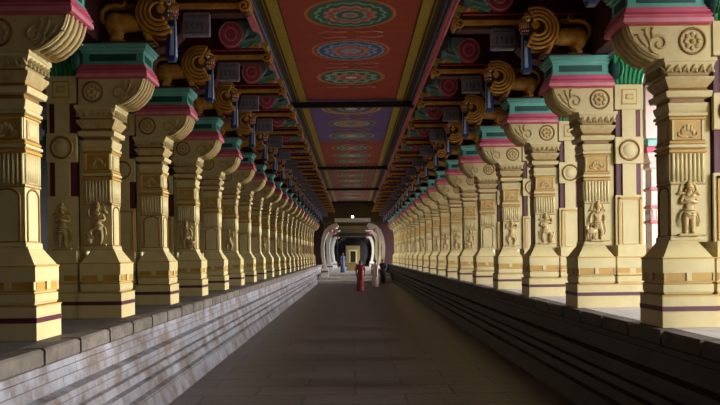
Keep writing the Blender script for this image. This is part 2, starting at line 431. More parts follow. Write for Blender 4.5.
panels = [(YBACK, 17.05, 'ceilred', [(9.1, 'star'), (11.05, 'green'), (13.0, 'blue'), (14.95, 'star')], 'red painted ceiling panel with green and blue medallions, nearest the camera'),
          (17.15, 23.4, 'ceilpurple', [(18.15, 'gold'), (20.2, 'coral'), (22.3, 'pale')], 'purple painted ceiling panel with three ringed medallions'),
          (23.4, 29.45, 'ceilred', [(24.8, 'star'), (26.7, 'pale'), (28.4, 'star')], 'red painted ceiling panel right behind the purple one'),
          (29.55, 38.9, 'ceilbrown', [(31.0, 'pale'), (33.4, 'star'), (35.8, 'pale'), (38.0, 'coral')], 'dusty red ceiling panel between second and third black beams'),
          (39.1, 48.6, 'ceilbrown', [(41, 'pale'), (43.5, 'coral'), (46, 'pale')], 'dim dusty ceiling panel farthest down the corridor')]
for (y0, y1, m, meds, lab) in panels:
    root = empty('painted_panel', (0, (y0 + y1) / 2, CZ), lab, 'ceiling painting', 'painted ceiling panels')
    mb = MB(); mb.box(-1.01, 1.01, y0 - (y0 + y1) / 2, y1 - (y0 + y1) / 2, -.004, .012, m); link('panel', mb.done('panel'), root)
    for (d, k) in meds:
        o = link('medallion', MED[k], root); o.location = (0, d - (y0 + y1) / 2, -.005); o['label'] = MEDW[k]
for k, d in enumerate((17.1, 29.5, 39.0, 48.7)):
    mb = MB(); mb.box(-1.40, 1.40, -.06, .06, -.19, -.06, 'black', .01)
    for s in (-1, 1): mb.box(s * 1.40 - .05, s * 1.40 + .05, -.09, .09, -.21, -.03, 'black', .01)
    o = link('tie_beam', mb.done('tie_beam')); o.location = (0, d, CZ)
    tag(o, ['black tie beam across the ceiling between the red and purple panels', 'second black tie beam from the camera across the ceiling',
            'third black tie beam from the camera across the ceiling', 'farthest black tie beam across the dim ceiling'][k], 'beam', 'black tie beams under the ceiling')

# ------------------------------------------------------------------ column parts (local: x outward from the corridor face, y along the corridor, z from the terrace)
PX = .50
def c_pedestal(side):
    mb = MB()
    prof = [(0, 0), (0, .285), (.006, .288), (.006, .30), (-.03, .305), (-.018, .33), (-.018, .395), (-.03, .405), (-.03, .415), (-.012, .418), (-.012, .43), (-.02, .432), (-.02, .50),
            (-.012, .502), (-.012, .63), (-.006, .632), (-.006, .645), (-.025, .65), (-.115, .79), (-.115, .81)]
    ms = ['cream'] * (len(prof) - 1)
    for k in (2, 3, 6, 8, 9, 12, 15): ms[k] = 'line' if k in (3, 8, 12) else 'gold'
    mb.moulding(0, PX, -.265, .265, prof, 'cream', ms)
    # raised tablets framing two ochre panels on each face
    for (xa, xb) in ((.035, .215), (.285, .465)):
        for s in (-1, 1):
            y = s * .247
            mb.box(xa, xb, min(y, y + s * .004), max(y, y + s * .004), .435, .497, 'gold')
    for (xa, xb) in ((.0, .03), (.225, .275), (.47, .50)):
        for s in (-1, 1):
            y = s * .245; mb.box(xa + .02 * (xa == 0), xb - .02 * (xb == .5), min(y, y + s * .02), max(y, y + s * .02), .43, .503, 'cream')
    for (ya, yb) in ((-.22, -.05), (.05, .22)):
        mb.box(.014, .019, ya, yb, .435, .497, 'gold')
    mb.box(.0, .03, -.04, .04, .43, .503, 'cream')
    return mb.done('pedestal', side)
def c_band(side):
    mb = MB(); mb.loft([(-.004, PX + .002, -.269, .269, .15), (-.004, PX + .002, -.269, .269, .195)], 'maroon')
    return mb.done('band', side)
SX0, SX1, SY = .135, .455, .155
def c_shaft(side, arch):
    mb = MB()
    mb.loft([(SX0, SX1, -SY, SY, .79), (SX0 + .004, SX1 - .004, -SY + .004, SY - .004, 2.08)], 'cream')
    mb.box(SX1 - .01, SX1 + .07, -.115, .115, .79, 2.10, 'cream')
    # foot and bands round the shaft
    def ring(h0, h1, off, m): mb.moulding(SX0, SX1, -SY, SY, [(off * .3, h0), (off, h0 + .2 * (h1 - h0)), (off, h1 - .2 * (h1 - h0)), (off * .3, h1)], m)
    ring(.80, .84, .012, 'cream')
    ring(1.33, 1.35, .008, 'carved'); ring(1.62, 1.655, .016, 'gold'); ring(1.665, 1.70, .022, 'cream'); ring(1.705, 1.73, .012, 'gold')
    for h in (.845, 1.322, 1.657, 1.735, 1.957): ring(h, h + .010, .004, 'line')
    ring(1.93, 1.955, .012, 'gold'); ring(1.96, 2.0, .022, 'cream')
    # fluted storey with scalloped hem: near face, far face and corridor face
    for s in (-1, 1):
        for k in range(8):
            x = SX0 + .022 + k * (SX1 - SX0 - .044) / 7
            mb.tube([(x, s * SY, 1.37), (x, s * SY, 1.615)], .0165, 'cream', 6)
            mb.ball((x, s * SY, 1.365), (.019, .016, .022), 'carved', 6, 4)
        fr = .018
        mb.box(SX0 + .03, SX1 - .03, min(s * SY, s * (SY + .006)), max(s * SY, s * (SY + .006)), 1.745, 1.92, 'gold')
        for (x0, x1, z0, z1) in ((SX0 + .012, SX0 + .03, 1.74, 1.925), (SX1 - .03, SX1 - .012, 1.74, 1.925)):
            mb.box(x0, x1, min(s * SY, s * (SY + .016)), max(s * SY, s * (SY + .016)), z0, z1, 'cream')
        cx = (SX0 + SX1) / 2
        for a in range(-2, 3):
            t = math.radians(a * 36); mb.ball((cx + .055 * math.sin(t), s * (SY + .006), 1.80 + .055 * math.cos(t)), (.018 + .006 * (a == 0), .016, .034), 'carved', 7, 5)
        for q in (-1, 1):
            mb.tube([(cx, s * (SY + .01), 1.775), (cx + q * .05, s * (SY + .01), 1.765), (cx + q * .09, s * (SY + .01), 1.785), (cx + q * .085, s * (SY + .01), 1.815)], .010, 'carved', 5)
    for k in range(8):
        y = -SY + .022 + k * (2 * SY - .044) / 7
        mb.tube([(SX0, y, 1.37), (SX0, y, 1.615)], .0165, 'cream', 6); mb.ball((SX0, y, 1.365), (.016, .019, .022), 'carved', 6, 4)
    mb.box(SX0 - .008, SX0, -.11, .11, 1.75, 1.915, 'carved'); mb.box(SX0 - .012, SX0, -.085, .085, 1.775, 1.89, 'cream')
    # niche: arched frame on the faces
    def archpath(f, w, z0, z1):
        p = [f(-w, z0), f(-w, z1 - w * .6)]
        for k in range(1, 8):
            a = PI - PI * k / 8; p.append(f(w * math.cos(a), z1 - w * .6 + w * .6 * math.sin(a)))
        return p + [f(w, z1 - w * .6), f(w, z0)]
    cx = (SX0 + SX1) / 2
    faces = [lambda a, z: (SX0 - .002, a, z)]
    if arch: faces += [lambda a, z: (cx + a, -SY - .002, z)]
    faces += [lambda a, z: (cx + a, SY + .002, z)]
    for f in faces: mb.tube(archpath(f, .115, .85, 1.31), .011, 'line', 5)
    return mb.done('shaft', side)
def c_capital(side):
    mb = MB()
    prof = [(-.0, 2.00), (.012, 2.02), (.022, 2.06), (.022, 2.085), (.0, 2.095), (.0, 2.125), (.045, 2.135), (.055, 2.17), (.055, 2.19), (.025, 2.20), (.018, 2.225), (.05, 2.27), (.066, 2.30), (.066, 2.32), (.03, 2.33),
            (.03, 2.345), (.055, 2.38), (.075, 2.45), (.085, 2.46), (.085, 2.492)]
    ms = ['cream'] * (len(prof) - 1)
    for k in (3, 4, 8, 9, 13, 14): ms[k] = 'line'
    for k in (10, 11, 12): ms[k] = 'carved'
    mb.moulding(SX0, SX1, -SY, SY, prof, 'cream', ms)
    # row of hanging leaves
    for s in (-1, 1):
        for k in range(6):
            x = SX0 - .03 + k * (SX1 - SX0 + .06) / 5
            mb.tube([(x - .028, s * (SY + .062), 2.36), (x, s * (SY + .08), 2.415), (x + .028, s * (SY + .062), 2.36)], .016, 'carved', 5)
            mb.ball((x, s * (SY + .065), 2.385), (.014, .012, .022), 'carved', 6, 4)
    for k in range(6):
        y = -SY - .03 + k * (2 * SY + .06) / 5
        mb.tube([(SX0 - .062, y - .028, 2.36), (SX0 - .08, y, 2.415), (SX0 - .062, y + .028, 2.36)], .016, 'carved', 5)
    return mb.done('capital', side)
CURVE = [(.06, 2.49), (-.01, 2.495), (-.09, 2.525), (-.16, 2.575), (-.215, 2.635), (-.255, 2.70), (-.275, 2.765), (-.285, 2.81)]
def c_corbel(side):
    mb = MB()
    mb.prism(CURVE + [(.50, 2.81), (.50, 2.49)], -.20, .20, 'cream')
    for y in (-.15, -.05, .05, .15): mb.tube([(x - .004, y, z - .004) for x, z in CURVE[1:]], .022, 'carved', 6)
    for s in (-1, 1):
        y = s * .205
        mb.tube([(x + .018, y, z + .012) for x, z in CURVE[1:]], .012, 'carved', 5)
        # scrolling frond
        c = Vector((.02, 0, 2.63)); sp = []
        for k in range(22):
            a = -PI * .5 - k * .42; r = .105 - .0042 * k
            sp.append((c.x + r * math.cos(a), y, c.z + r * math.sin(a)))
        mb.tube(sp, .016, 'carved', 5, taper=lambda t: 1.1 - .5 * t)
        for (bx, bz, dx, dz) in ((-.09, 2.60, -.09, .13), (-.06, 2.64, -.05, .14), (-.03, 2.67, .0, .12), (-.12, 2.585, -.10, .08)):
            mb.tube([(bx, y, bz), (bx + dx * .5 - .02, y, bz + dz * .55), (bx + dx, y, bz + dz * .95), (bx + dx - .03, y, bz + dz * .85)], .017, 'carved', 5, taper=lambda t: 1.1 - .7 * t)
        # rosette
        rc = (.33, y, 2.65)
        mb.tube([(rc[0] + .118 * math.cos(a), y, rc[2] + .118 * math.sin(a)) for a in [2 * PI * k / 20 for k in range(20)]], .013, 'line', 5, closed=True)
        for k in range(8):
            a = 2 * PI * k / 8; mb.ball((rc[0] + .062 * math.cos(a), y, rc[2] + .062 * math.sin(a)), (.026, .014, .026), 'carved', 7, 4)
        mb.ball(rc, (.026, .022, .026), 'gold', 8, 5)
    mb.box(-.28, .50, -.21, -.195, 2.795, 2.812, 'gold'); mb.box(-.28, .50, .195, .21, 2.795, 2.812, 'gold')
    return mb.done('corbel', side)
def c_abacus(side):
    mb = MB()
    prof = [(-.02, 2.80), (.0, 2.812), (.0, 2.85), (-.012, 2.855), (-.012, 2.875), (.0, 2.88), (-.022, 2.91), (-.022, 2.93), (-.038, 2.935), (-.038, 2.96)]
    ms = ['rose', 'roselight', 'rose', 'rose', 'roselight', 'rose', 'rose', 'roselight', 'rose']
    mb.moulding(-.33, .50, -.27, .27, prof, 'rose', ms)
    return mb.done('abacus', side)
def c_cornice(side):
    mb = MB()
    prof = [(-.06, 2.955), (-.05, 2.965), (-.05, 2.985), (-.062, 2.99), (-.062, 3.10), (-.05, 3.105), (-.045, 3.13), (-.02, 3.14), (-.02, 3.17), (-.005, 3.175), (-.005, 3.20)]
    ms = ['teallight', 'teal', 'teal', 'teal', 'teallight', 'teal', 'teallight', 'teal', 'teallight', 'teal']
    mb.moulding(-.33, .50, -.27, .27, prof, 'teal', ms)
    return mb.done('cornice', side)
def c_recess(side):
    mb = MB()
    for s in (-1, 1):
        y = s * .208; mb.box(-.19, .36, min(y, y + s * .004), max(y, y + s * .004), 3.005, 3.085, 'deepgreen')
    mb.box(-.272, -.268, -.14, .14, 3.005, 3.085, 'deepgreen')
    return mb.done('recess', side)
RX0, RX1 = .525, .88
def c_rear_ped(side):
    mb = MB()
    prof = [(0, 0), (0, .285), (.006, .288), (.006, .30), (-.03, .305), (-.018, .33), (-.018, .395), (-.03, .405), (-.012, .418), (-.02, .432), (-.02, .50), (-.012, .502), (-.012, .63), (-.006, .632), (-.006, .645), (-.03, .65), (-.03, .79)]
    ms = ['cream'] * (len(prof) - 1)
    for k in (2, 6, 13): ms[k] = 'gold'
    mb.moulding(PX + .004, .92, -.25, .25, prof, 'cream', ms)
    mb.loft([(PX + .003, .922, -.253, .253, .15), (PX + .003, .922, -.253, .253, .195)], 'maroon')
    for s in (-1, 1):
        y = s * .23; mb.box(.53, .68, min(y, y + s * .004), max(y, y + s * .004), .435, .497, 'gold'); mb.box(.76, .89, min(y, y + s * .004), max(y, y + s * .004), .435, .497, 'gold')
    return mb.done('rear_pedestal', side)
def c_rear_pier(side, framed=True):
    mb = MB(); c = (RX0 + RX1) / 2
    mb.box(RX0 + .02, RX1 - .02, -.155, .155, .78, 2.84, 'maroon')
    for s in (-1, 1):
        def slab(x0, x1, z0, z1, d, m='cream', bev=.006):
            ya, yb = sorted((s * .15, s * (.15 + d))); mb.box(x0, x1, ya, yb, z0, z1, m, bev)
        slab(c - .085, c + .085, 1.40, 2.84, .035)
        slab(RX0, RX1, 2.52, 2.84, .05); slab(c - .10, c + .10, 2.58, 2.78, .056, 'gold', 0); slab(c - .085, c + .085, 2.595, 2.765, .06)
        slab(c - .05, c + .05, 2.63, 2.73, .066, 'gold', .02); slab(c - .035, c + .035, 2.645, 2.715, .075, 'cream', .02)
        slab(RX0, RX1, 1.83, 2.17, .05)
        y = s * .205
        mb.tube([(c + .125 * math.cos(a), y, 2.0 + .125 * math.sin(a)) for a in [2 * PI * k / 24 for k in range(24)]], .016, 'line', 5, closed=True)
        mb.ball((c, s * .19, 2.0), (.095, .03, .095), 'cream', 14, 6)
        slab(RX0, RX1, .78, 1.43, .03)
        if framed:
            fr = [(RX0 + .03, .80), (RX0 + .03, 1.40), (RX1 - .03, 1.40), (RX1 - .03, .80)]
            slab(RX0 + .03, RX0 + .055, .80, 1.40, .05, 'gold', 0); slab(RX1 - .055, RX1 - .03, .80, 1.40, .05, 'gold', 0); slab(RX0 + .03, RX1 - .03, 1.375, 1.40, .05, 'gold', 0)
            slab(RX0 + .085, RX1 - .085, .80, 1.34, .042)
    mb.box(RX1 - .02, RX1 + .01, -.15, .15, .78, 2.84, 'cream')
    return mb.done('rear_pier', side)
def c_lotus(side):
    mb = MB(); rings = []; n = 9
    for k in range(n):
        t = k / (n - 1); o = .16 * (1 - math.cos(t * PI / 2)); rings.append((RX0 + .0 - o * .1, RX1 + o * .9, -.17 - o, .17 + o, 2.84 + .36 * t))
    mb.loft(rings, 'green')
    for s in (-1, 1):
        for j in range(7):
            x = RX0 + .03 + j * .052
            mb.tube([(x + (x - .7) * .6 * (1 - math.cos(k / 8 * PI / 2)), s * (.172 + .16 * (1 - math.cos(k / 8 * PI / 2))), 2.845 + .35 * k / 8) for k in range(9)], .022, 'green', 5)
    for s in (-1, 1):
        mb.ball((.53, s * .22, 3.03), (.085, .075, .14), 'deepgreen', 10, 7)
        for j in range(5): mb.tube([(.53 + .07 * math.sin(t) * math.cos(j * .7 - 1.4), s * (.225 + .07 * math.sin(t) * .9), 3.03 + .14 * math.cos(t)) for t in [PI * k / 8 for k in range(1, 8)]], .012, 'green', 5)
    mb.loft([(RX0 - .01, RX1 + .14, -.335, .335, 3.20), (RX0 - .01, RX1 + .14, -.335, .335, 3.23)], 'deepgreen')
    return mb.done('lotus_capital', side)

# carved figures for the niches: joints and radii (x across, y out of the wall towards -y, z up; feet at 0, about 0.5 tall)
def figure(kind, side):
    V = []; E = []; R = []
    def add(p, r, par=None):
        V.append(p); R.append(r); k = len(V) - 1
        if par is not None: E.append((par, k))
        return k
    hip = add((0, 0, .235), .042)
    waist = add((0.004, 0, .29), .036, hip); chest = add((0, -.004, .36), .050, waist); neck = add((0, -.004, .405), .022, chest)
    head = add((.002, -.012, .445), .034, neck); crown = add((.004, -.006, .495), .026, head); tip = add((.004, -.004, .54), .012, crown)
    def limb(par, pts):
        for p, r in pts: par = add(p, r, par)
        return par
    if kind == 'folded':
        for s in (-1, 1):
            limb(chest, [((s * .062, 0, .375), .026), ((s * .085, -.012, .315), .022), ((s * .02, -.052, .325), .018), ((-s * .02, -.056, .335), .013)])
            limb(hip, [((s * .032, -.004, .19), .036), ((s * .034, -.010, .10), .026), ((s * .036, -.004, .02), .020), ((s * .042, -.03, .008), .016)])
    elif kind == 'dancing':
        limb(chest, [((.062, 0, .378), .025), ((.105, -.012, .345), .020), ((.115, -.03, .41), .017), ((.10, -.035, .45), .015)])
        limb(chest, [((-.062, 0, .37), .025), ((-.09, -.016, .31), .020), ((-.035, -.052, .30), .016), ((.01, -.06, .29), .013)])
        limb(hip, [((.045, -.012, .205), .036), ((.095, -.04, .165), .028), ((.07, -.03, .09), .021), ((.05, -.04, .075), .015)])
        limb(hip, [((-.038, -.004, .18), .036), ((-.055, -.026, .10), .027), ((-.03, -.006, .02), .020), ((-.045, -.03, .008), .015)])
    elif kind == 'leaning':
        limb(chest, [((.062, 0, .37), .025), ((.10, -.010, .32), .020), ((.085, -.02, .25), .016), ((.08, -.03, .22), .015)])
        limb(chest, [((-.062, 0, .378), .025), ((-.098, -.010, .33), .020), ((-.11, -.03, .27), .016), ((-.115, -.04, .22), .016)])
        limb(hip, [((.040, -.006, .18), .036), ((.055, -.020, .10), .026), ((.04, -.004, .02), .020), ((.055, -.03, .008), .015)])
        limb(hip, [((-.034, -.004, .18), .036), ((-.030, -.012, .10), .026), ((-.03, -.004, .02), .020), ((-.04, -.03, .008), .015)])
    else:  # raised arms
        for s in (-1, 1):
            limb(chest, [((s * .062, 0, .375), .025), ((s * .105, -.008, .36), .020), ((s * .115, -.02, .425), .016), ((s * .095, -.025, .465), .014)])
        limb(hip, [((.042, -.01, .19), .036), ((.075, -.03, .11), .027), ((.045, -.01, .02), .020), ((.06, -.03, .008), .015)])
        limb(hip, [((-.042, -.01, .19), .036), ((-.075, -.03, .11), .027), ((-.045, -.01, .02), .020), ((-.06, -.03, .008), .015)])
    return skin_mesh('carved_figure', V, E, R, 'carved', side, 2)
def figure_trim(kind, side):
    """necklace, ear rings, crown rings and scarf ends of a carved figure"""
    mb = MB()
    for s in (-1, 1):
        mb.tube([(s * .035, -.03, .40), (s * .02, -.052, .375), (0, -.056, .365)], .007, 'gold', 5)
        mb.ball((s * .034, -.014, .44), (.010, .010, .018), 'gold', 6, 4)
        mb.ball((s * .013, -.046, .45), (.006, .005, .004), 'liondark', 6, 4)
        mb.tube([(s * .03, .0, .405), (s * .085, .002, .43), (s * .118, .002, .40)], .014, 'carved', 5)
    mb.ball((0, -.050, .438), (.006, .008, .010), 'carved', 6, 4)
    mb.tube([(.032 * math.cos(a), -.008 + .034 * math.sin(a), .47) for a in [2 * PI * k / 12 for k in range(12)]], .008, 'gold', 5, closed=True)
    for z, r in ((.475, .040), (.50, .034), (.525, .024)): mb.ball((.003, -.006, z), (r, r, .018), 'carved', 9, 5)
    return mb.done('jewellery', side)
def figure_drape(kind, side):
    """pleated loincloth and hanging sash ends"""
    mb = MB()
    for s in (-1, 1):
        mb.tube([(s * .05, -.02, .23), (s * .03, -.048, .20), (0, -.052, .19)], .012, 'carved', 5)
        mb.tube([(s * .045, -.005, .245), (s * .095, -.012, .20), (s * .105, -.012, .13), (s * .085, -.012, .075)], .014, 'carved', 5, taper=lambda t: 1.1 - .6 * t)
    for k in range(3): mb.tube([(.062 * math.cos(a), -.012 - .036 * math.sin(a), .245 - .028 * k) for a in [-.2 + (PI + .4) * q / 8 for q in range(9)]], .012, 'carved', 5)
    mb.ball((0, -.006, .205), (.062, .046, .06), 'carved', 10, 6)
    return mb.done('drapery', side)
def figure_extra(kind, side):
    mb = MB(); mb.box(-.11, .11, -.045, .03, -.02, .004, 'carved', .006); r = {'footing': mb.done('footing', side)}
    mb = MB()
    mb.tube([(.085 * math.cos(a), .01, .44 + .10 * math.sin(a)) for a in [PI * k / 10 - .2 for k in range(13)]], .012, 'carved', 5)
    r['halo'] = mb.done('halo', side)
    mb = MB()
    if kind == 'leaning':
        mb.ball((-.10, -.035, .12), (.075, .035, .045), 'carved', 10, 6); mb.ball((-.165, -.045, .165), (.032, .028, .034), 'carved', 8, 6)
        for dx in (-.15, -.11, -.07, -.045): mb.tube([(dx, -.035, .10), (dx, -.035, 0)], .013, 'carved', 5)
    if kind == 'dancing':
        mb.ball((.10, -.04, .05), (.045, .03, .045), 'carved', 9, 6); mb.tube([(.06, -.02, .05), (.12, -.05, .12), (.14, -.04, .19)], .014, 'carved', 5)
    if kind in ('leaning', 'dancing'): r['carved_animal'] = mb.done('carved_animal', side)
    return r
KINDS = ['folded', 'dancing', 'leaning', 'raised']
KW = dict(folded='folded-arm figure', dancing='dancing figure', leaning='figure beside small animal', raised='raised-arm figure')

LIB = {}
for side in (-1, 1):
    LIB[side] = dict(pedestal=c_pedestal(side), band=c_band(side), shaft_plain=c_shaft(side, True), shaft_fig=c_shaft(side, False), capital=c_capital(side), corbel=c_corbel(side),
                     abacus=c_abacus(side), cornice=c_cornice(side), recess=c_recess(side), rear_pedestal=c_rear_ped(side), rear_pier=c_rear_pier(side, True), rear_pier_bare=c_rear_pier(side, False), lotus_capital=c_lotus(side))
    for k in KINDS: LIB[side]['fig_' + k] = figure(k, side); LIB[side]['orn_' + k] = figure_trim(k, side); LIB[side]['drp_' + k] = figure_drape(k, side); LIB[side]['ext_' + k] = figure_extra(k, side)

ROW = {-1: [None, 'dancing', None, 'leaning', None, 'raised', None, None, 'dancing', None, 'leaning', None, None, 'raised', None, 'dancing', None, None, 'leaning', None, 'raised', None, None],
       1: ['folded', 'leaning', 'dancing', 'raised', None, 'leaning', 'dancing', 'raised', 'folded', None, 'leaning', None, 'dancing', None, 'raised', None, 'leaning', None, 'dancing', None]}
def column(side, k, y, kind):
    lib = LIB[side]
    what = ('with a ' + KW[kind]) if kind else 'with a plain arched niche'
    root = empty('carved_column', (side * A[side], y, TZ), 'cream column %s, %s in the %s row' % (what, nth(k), SIDE[side]), 'column', 'cream columns of the %s row' % SIDE[side])
    for p, lab in (('pedestal', None), ('band', 'maroon painted band'), ('capital', None), ('corbel', 'curved corbel with scroll and rosette'), ('abacus', 'rose pink stepped slab'), ('cornice', 'teal stepped cornice'), ('recess', 'deep green recessed panels'),
                   ('rear_pedestal', None), ('lotus_capital', 'green fluted lotus capital')):
        o = link(p, lib[p], root)
        if lab: o['label'] = lab
    link('shaft', lib['shaft_fig' if kind else 'shaft_plain'], root)
    rearfig = side < 0 and k == 1
    o = link('rear_pier', lib['rear_pier_bare' if rearfig else 'rear_pier'], root); o['label'] = 'flat pier with square and ring over maroon gaps'
    def fig(kd, x, yy, z, sc):
        f = link('carved_figure', lib['fig_' + kd], root); f.location = (side * x, yy, z); f.scale = (sc,) * 3; f['label'] = KW[kd]
        link('jewellery', lib['orn_' + kd], f); link('drapery', lib['drp_' + kd], f)
        for nm, me in lib['ext_' + kd].items(): link(nm, me, f)
    if kind: fig(kind, (SX0 + SX1) / 2, -SY - .012, .862, .92)
    if rearfig: fig('folded', (RX0 + RX1) / 2, -.185, .82, .98)
    return root

# ------------------------------------------------------------------ lions over the columns
def lion(side):
    r = {}
    y = -.17
    mb = MB()
    mb.ball((-.10, y, 3.46), (.26, .095, .115), 'lion', 14, 8)          # trunk
    mb.ball((-.34, y, 3.50), (.14, .115, .16), 'lion', 12, 8)           # chest
    mb.ball((.06, y, 3.44), (.13, .105, .15), 'lion', 12, 8)            # haunch
    for s in (-1, 1):
        yy = y + s * .055
        mb.tube([(.08, yy, 3.42), (.02, yy, 3.32), (.09, yy, 3.255), (.02, yy, 3.225)], .045, 'lion', 8, taper=lambda t: 1.15 - .4 * t)
        mb.ball((-.03, yy, 3.225), (.06, .036, .03), 'lion', 8, 5)
        mb.tube([(-.32, yy, 3.46), (-.30, yy, 3.34), (-.34, yy, 3.25)], .045, 'lion', 8, taper=lambda t: 1.1 - .3 * t)
        mb.ball((-.37, yy, 3.225), (.06, .036, .03), 'lion', 8, 5)
    mb.ball((-.47, y, 3.58), (.13, .115, .14), 'lion', 12, 8)           # skull
    mb.ball((-.615, y, 3.61), (.075, .085, .055), 'lion', 10, 6)         # upper jaw
    mb.ball((-.60, y, 3.495), (.06, .065, .03), 'lion', 10, 6)          # lower jaw
    mb.tube([(-.54, y, 3.67), (-.64, y, 3.675), (-.69, y, 3.63)], .038, 'lion', 8)
    r['body'] = remesh(mb, 'body', .016, side, 2)
    mb = MB()                                                           # mane of concentric locks
    for s in (-1, 1):
        mb.ball((-.37, y + s * .05, 3.56), (.225, .065, .225), 'liondark', 18, 8)
        for j, rad in enumerate((.105, .155, .205, .255)):
            yy = y + s * (.128 - .004 * j * j)
            path = [(-.47 + rad * math.cos(a), yy, 3.555 + rad * math.sin(a)) for a in [math.radians(112 - 232 * k / 18) for k in range(19)]]
            mb.tube(path, .021, 'lion', 6)
            e = path[-1]; mb.ball(e, .03, 'lion', 7, 5); mb.ball(path[0], .028, 'lion', 7, 5)
    for s in (-1, 1): mb.tube([(-.45, y + s * .06, 3.72), (-.48, y + s * .07, 3.775), (-.54, y + s * .07, 3.76), (-.54, y + s * .07, 3.72)], .022, 'lion', 6)
    r['mane'] = mb.done('mane', side)
    mb = MB()                                                           # eyes, brow, nose
    for s in (-1, 1):
        mb.ball((-.585, y + s * .085, 3.665), (.030, .022, .030), 'white', 8, 6); mb.ball((-.598, y + s * .104, 3.667), (.011, .010, .012), 'black', 6, 5)
        mb.tube([(-.53, y + s * .095, 3.68), (-.59, y + s * .105, 3.712), (-.66, y + s * .08, 3.68)], .016, 'lion', 6)
    mb.ball((-.70, y, 3.63), (.022, .035, .022), 'redmouth', 8, 5)
    r['face'] = mb.done('face', side)
    mb = MB()
    mb.ball((-.615, y, 3.55), (.065, .07, .036), 'redmouth', 10, 6)
    for s in (-1, 1):
        for k in range(4): mb.ball((-.58 - .028 * k, y + s * (.078 - .008 * k), 3.572), (.010, .010, .017), 'white', 6, 4); mb.ball((-.58 - .024 * k, y + s * (.074 - .008 * k), 3.525), (.009, .009, .014), 'white', 6, 4)
    r['mouth'] = mb.done('mouth', side)
    mb = MB()                                                           # long hanging beard
    mb.loft([(-.64, -.57, y - .04, y + .04, 3.52), (-.645, -.56, y - .048, y + .048, 3.38), (-.645, -.53, y - .062, y + .062, 3.03), (-.63, -.55, y - .05, y + .05, 3.00)], 'blue')
    mb.loft([(-.650, -.638, y - .026, y + .026, 3.48), (-.654, -.642, y - .045, y + .045, 3.05)], 'bluelight')
    for s in (-1, 1): mb.loft([(-.632, -.60, y + s * .052 - .008, y + s * .052 + .008, 3.40), (-.632, -.585, y + s * .062 - .008, y + s * .062 + .008, 3.06)], 'bluelight')
    r['beard'] = mb.done('beard', side)
    mb = MB()
    mb.tube([(.17, y, 3.44), (.225, y, 3.50), (.215, y, 3.60), (.14, y, 3.66), (.05, y, 3.67), (-.02, y, 3.665), (-.05, y, 3.70), (-.03, y, 3.735), (.015, y, 3.73), (.02, y, 3.70)], .026, 'lion', 7, taper=lambda t: 1.2 - .4 * t)
    mb.ball((-.01, y, 3.705), (.05, .04, .045), 'liondark', 9, 6)
    r['tail'] = mb.done('tail', side)
    mb = MB(); mb.box(-.42, .20, y - .11, y + .11, 3.2, 3.222, 'rail', .006); r['base'] = mb.done('base', side)
    return r
